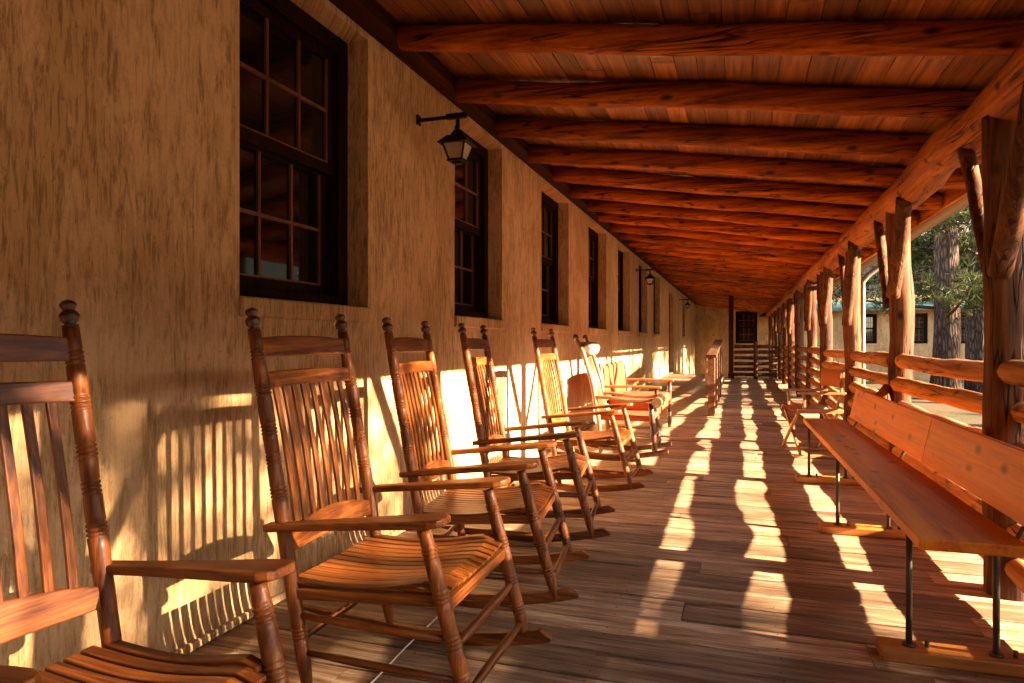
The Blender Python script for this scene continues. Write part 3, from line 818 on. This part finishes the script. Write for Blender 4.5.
# ------------------------------------------------------------------ director chair
def director_chair(x, y, a):
    t = thing('director_chair', (x, y, 0), 'folding wooden director chair with tan canvas back at the far end of the bench', 'chair', None, R(a))
    W = M_DIRWOOD; h = .24
    for sy in (-1, 1):
        yv = sy * h
        m = MB(); m.bx(-.21, .21, yv - .014, yv + .014, .42, .46); m.build('seat_rail', W['x'], t, .004)
        m = MB(); m.bx(-.23, .20, yv - .026, yv + .026, .60, .622); m.build('arm', W['x'], t, .006)
        m = MB(); m.strip([(-.15, yv, .461), (-.19, yv, .62), (-.215, yv, .86)], (0, 1, 0), .03, .02); m.build('back_post', W['z'], t, .004)
        m = MB(); m.bx(.13, .155, yv - .012, yv + .012, .461, .599); m.build('arm_post', W['z'], t, .004)
        m = MB(); m.bx(-.24, .24, yv * 1.0 - .014, yv + .014, .001, .032); m.build('foot_rail', W['x'], t, .004)
    for k, xv in enumerate((-.17, .19)):
        for sy in (-1, 1):
            xx = xv + sy * .013
            m = MB(); m.strip([(xx, -sy * h, .034), (xx, sy * (h - .0), .419)], (1, 0, 0), .022, .03); m.build('cross_leg', W['y'], t, .004)
    m = MB(); n = 10; vs = []; fs = []
    for i in range(n + 1):
        yv = -h - .02 + (2 * h + .04) * i / n; c = 1 - (yv / (h + .02)) ** 2
        for zz in (.665, .74, .835): vs.append((-.185 - (zz - .62) * .105 - .03 * c + .016, yv, zz - .005 * c))
    for i in range(n):
        for q in range(2): fs.append((i * 3 + q, i * 3 + q + 1, i * 3 + q + 4, i * 3 + q + 3))
    o = m.add(vs, fs, True).build('back_sling', M_CANVAS, t); md = o.modifiers.new('solid', 'SOLIDIFY'); md.thickness = .006
    m = MB(); vs = []; fs = []
    for i in range(n + 1):
        yv = -h + 2 * h * i / n; c = 1 - (yv / h) ** 2
        for xx in (-.19, 0, .19): vs.append((xx, yv, .466 - .035 * c))
    for i in range(n):
        for q in range(2): fs.append((i * 3 + q, i * 3 + q + 1, i * 3 + q + 4, i * 3 + q + 3))
    o = m.add(vs, fs, True).build('seat_sling', M_CANVAS, t); md = o.modifiers.new('solid', 'SOLIDIFY'); md.thickness = .006
    return t
director_chair(.66, 7.25, 180 + 13)

# thin white raised line on the floor under the second chair
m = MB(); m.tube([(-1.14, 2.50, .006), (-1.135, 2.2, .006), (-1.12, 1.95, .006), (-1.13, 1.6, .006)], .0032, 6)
tag(m.build('cord', M_STREAK), 'thin white cord lying on the floor under the second rocking chair', 'cord')

# ------------------------------------------------------------------ far wing
w = thing('wing_building', (4, YE, 0), 'far wing with tan stucco wall, dark windows and teal metal roof edge', 'building')
WO = V((4, YE, 0))
mkw = lambda x, z, d: V((x, YE + d, z)) - WO
WW = [(-.18, .70), (4.72, 5.25), (6.35, 7.05), (8.05, 8.75), (9.9, 10.7), (11.9, 12.7), (13.9, 14.7)]
wz0, wz1 = 1.02, 2.22
hw = [(a, b, wz0, 2.40 if a < 2 else wz1) for a, b in WW]
def is_hole2(a, b, c, d): return any(h[0] - 1e-6 <= a and b <= h[1] + 1e-6 and h[2] - 1e-6 <= c and d <= h[3] + 1e-6 for h in hw)
m = MB(); xs = sorted({WX - .3, 18.0} | {q for h in hw for q in h[:2]})
wall_cells(m, xs, [-.45, wz0, wz1, 2.40, 2.95], is_hole2, mkw, .3, .1)
for h in hw: reveal(m, *h, mkw, .3)
m.add([mkw(WX - .3, -.45, .31), mkw(18, -.45, .31), mkw(18, 2.95, .31), mkw(WX - .3, 2.95, .31)], [(3, 2, 1, 0)])
m.build('wall', M_STUCCO, w)
for a, b, c, d in hw: window(w, mkw, a, b, c, d, .08, True)
m = MB(); m.prism([V((1.9, YE - .75, 2.38)) - WO, V((1.9, YE + .55, 2.98)) - WO, V((1.9, YE + .55, 3.02)) - WO, V((1.9, YE - .75, 2.44)) - WO], (16.3, 0, 0)); ro = m.build('roof', M_TEAL, w)
m = MB()
for i in range(41): m.prism([V((1.95 + i * .4, YE - .74, 2.445)) - WO, V((1.95 + i * .4, YE + .54, 3.025)) - WO, V((1.95 + i * .4, YE + .54, 3.05)) - WO, V((1.95 + i * .4, YE - .74, 2.475)) - WO], (.03, 0, 0))
m.build('roof_seams', M_TEAL, ro)
m = MB(); m.bx(1.9 - 4, 18.2 - 4, -.78, -.755, 2.33, 2.46); m.build('fascia', M_TEAL, w)
m = MB()
for i in range(90):
    x = 1.0 + i * .19; z = random.Random(i).uniform(0, .008)
    m.bx(x - 4, x + .18 - 4, .56 - z, .60, 2.9, 4.75)
m.build('board_siding', M_BOARDS, w)
m = MB(); m.prism([V((.6, YE + .2, 4.72)) - WO, V((.6, YE + 5, 7.2)) - WO, V((.6, YE + 10, 4.72)) - WO], (17.8, 0, 0)); m.build('upper_roof', M_SHINGLE, w)
m = MB(); m.bx(WX - 4.3, 18 - 4, .61, 9.6, -.4, 4.6); m.build('body', M_BOARDS, w)
# barn lamp on the wing wall
t = thing('barn_lamp', (1.0, YE, 2.24), 'dark dome lamp on the far wing wall right of the end window', 'lamp')
m = MB(); m.tube([(0, -.012, .10), (0, -.2, .16), (0, -.3, .12), (0, -.3, .05)], .018, 8); m.build('gooseneck', M_IRON, t)
m = MB(); m.tube([(0, -.3, .07), (0, -.3, .04), (0, -.3, -.03), (0, -.3, -.10)], [.05, .10, .19, .24], 18); m.build('lamp_shade', M_LEDGER, t)

# ------------------------------------------------------------------ trees
def needle_cloud(m, c, rad, n, ln, rn, flat_=.55, nb=9):
    for _ in range(n):
        while True:
            p = V((rn.uniform(-1, 1), rn.uniform(-1, 1), rn.uniform(-1, 1)))
            if p.length < 1: break
        p = V(c) + V((p.x * rad, p.y * rad, p.z * rad * flat_))
        ax = V((rn.gauss(0, 1), rn.gauss(0, 1), rn.gauss(.25, .6))).normalized()
        for k in range(nb):
            d = (ax + V((rn.gauss(0, .6), rn.gauss(0, .6), rn.gauss(0, .6)))).normalized()
            sd = d.cross(V((rn.random(), rn.random(), rn.random() + .1))).normalized() * ln * .045
            q = p + d * ln * rn.uniform(.6, 1.1)
            o = len(m.v); m.v += [tuple(p - sd), tuple(p + sd), tuple(q + sd * .5), tuple(q - sd * .5)]; m.f.append((o, o + 1, o + 2, o + 3)); m.sm.append(False)
def pine(x, y, z, h, r, label, limbs, seed, zlo, spread, tuft=26, ln=.22, mat=None, group='pine trees outside the porch', name='pine_tree', flat_=.5):
    rn = random.Random(seed)
    t = thing(name, (x, y, z), label, 'tree', group)
    n = 16; pts = []; rad = []
    for i in range(n + 1):
        u = i / n; pts.append((.12 * noise.noise(V((u * 3, seed, 0))), .12 * noise.noise(V((u * 3, seed, 5))), h * u - .1)); rad.append(r * (1.25 if i == 0 else 1) * (1 - .9 * u ** 1.3) + .01)
    m = MB(); m.tube(pts, rad, 18, lump=.12); m.build('trunk', M_BARK, t)
    lm = MB(); cr = MB()
    for i in range(limbs):
        u = (i + rn.random()) / limbs; zz = zlo + (h - zlo) * u ** .9
        a = rn.uniform(0, 2 * math.pi); L = spread * (1 - .75 * u) * rn.uniform(.65, 1.15) + .3
        d = V((math.cos(a), math.sin(a), rn.uniform(-.25, .15)))
        p0 = V((0, 0, zz)); pp = [p0 + d * L * q + V((0, 0, .12 * L * q * q)) for q in (0, .35, .7, 1)]
        lm.tube(pp, [r * .16, r * .12, r * .08, r * .03], 7)
        for q in (.4, .55, .7, .85, 1.0):
            c = p0 + d * L * q + V((rn.gauss(0, .12 * L), rn.gauss(0, .12 * L), .12 * L * q * q + .05))
            needle_cloud(cr, c, .16 * L + .22, max(4, int(tuft * (.5 + .5 * q))), ln, rn, flat_)
    lm.build('limbs', M_BARK, t); cr.build('crown', mat or M_NEEDLE, t)
    return t
pine(5.05, 20.4, GZ, 15, .31, 'tall pine with thick furrowed trunk and low boughs, left of two outside', 60, 5, 1.9, 2.6, 26, .24)
pine(6.75, 23.6, GZ, 17, .33, 'tall pine with bare reddish trunk just left of the nearest porch post', 44, 8, 3.6, 2.8, 22, .24)
pine(13.5, 1.75, GZ, 10.5, .20, 'pine with a high crown shading the near end of the porch, outside the picture', 62, 21, 5.5, 2.5, 22, .2, flat_=.8)  # unseen pine added as sun blocker; crown height shaped to dim the near wall
pine(13.0, -1.7, GZ, 10.5, .22, 'low-boughed pine shading the near end of the porch, outside the picture', 44, 22, 3.4, 3.3, 22, .2, flat_=.8)  # second unseen pine, added to dim the sun on the near floor
for x, y, sd_ in ((15, 13.6, 31), (16, 18.6, 32)):
    pine(x, y, GZ, 11.5, .22, 'high-crowned pine dappling the far wall, outside the picture', 34, sd_, 6.5, 2.7, 16, .22, flat_=.8)  # unseen pines added to break up sunlight on the far wall
for i, (x, y, h) in enumerate(((21, 13.5, 14), (27, 20, 16), (19, 27.5, 15), (11.2, 27.0, 13))):
    pine(x, y, GZ, h, .28, ['pine standing across the courtyard from the porch, outside the picture', 'pine standing before the right end of the far wing'][i == 3], 34, 60 + i, 2.5, 2.9, 26, .26)  # first three are unseen, added to shade the courtyard and wing
for i, (x, y, h) in enumerate(((17, 48, 9), (22, 60, 11), (14.5, 56, 9), (29, 72, 12), (20, 75, 11))):
    pine(x, y, gh(x, y), h, .2, ['ochre autumn tree on the slope behind the wing roof', 'far dark pine on the hillside behind the wing roof'][i % 2], 22, 40 + i, 1.2, h * .3, 12, .5,
         M_AUTUMN if i % 2 == 0 else M_NEEDLE, 'trees on the far slope', 'autumn_tree' if i % 2 == 0 else 'pine_tree', .8)

# ------------------------------------------------------------------ light, world, camera
EL, AZ = 19.8, 93.0      # sun elevation; azimuth clockwise from +Y
sd = V((math.sin(R(AZ)) * math.cos(R(EL)), math.cos(R(AZ)) * math.cos(R(EL)), math.sin(R(EL))))
L = bpy.data.lights.new('sun', 'SUN'); L.energy = 3.7; L.angle = R(.5); L.color = (1, .88, .80)
so = bpy.data.objects.new('sun', L); COL.objects.link(so); so.rotation_euler = sd.to_track_quat('Z', 'Y').to_euler()
wd = bpy.data.worlds.new('World'); scene.world = wd; wd.use_nodes = True
nt = wd.node_tree; bg = nt.nodes['Background']
sk = nt.nodes.new('ShaderNodeTexSky'); sk.sky_type = 'NISHITA'; sk.sun_disc = False
sk.sun_elevation = R(EL); sk.sun_rotation = R(AZ); sk.altitude = 1500; sk.air_density = 1.0; sk.dust_density = 1.5
nt.links.new(sk.outputs[0], bg.inputs[0]); bg.inputs[1].default_value = .085
cam = bpy.data.cameras.new('camera'); cam.sensor_width = 36; cam.lens = 24.01; cam.clip_start = .05; cam.clip_end = 1500
co = bpy.data.objects.new('camera', cam); COL.objects.link(co)
co.location = (0, 0, 1.1); co.rotation_euler = (R(90), 0, math.atan(228 / 683))
scene.camera = co
vs_ = scene.view_settings; vs_.view_transform = 'Standard'; vs_.look = 'None'; vs_.gamma = 1; vs_.exposure = 4.3; vs_.use_white_balance = True; vs_.white_balance_temperature = 9200; vs_.use_curve_mapping = False
cy = scene.cycles; cy.use_denoising = True; cy.max_bounces = 10; cy.diffuse_bounces = 7; cy.glossy_bounces = 4; cy.sample_clamp_indirect = 6
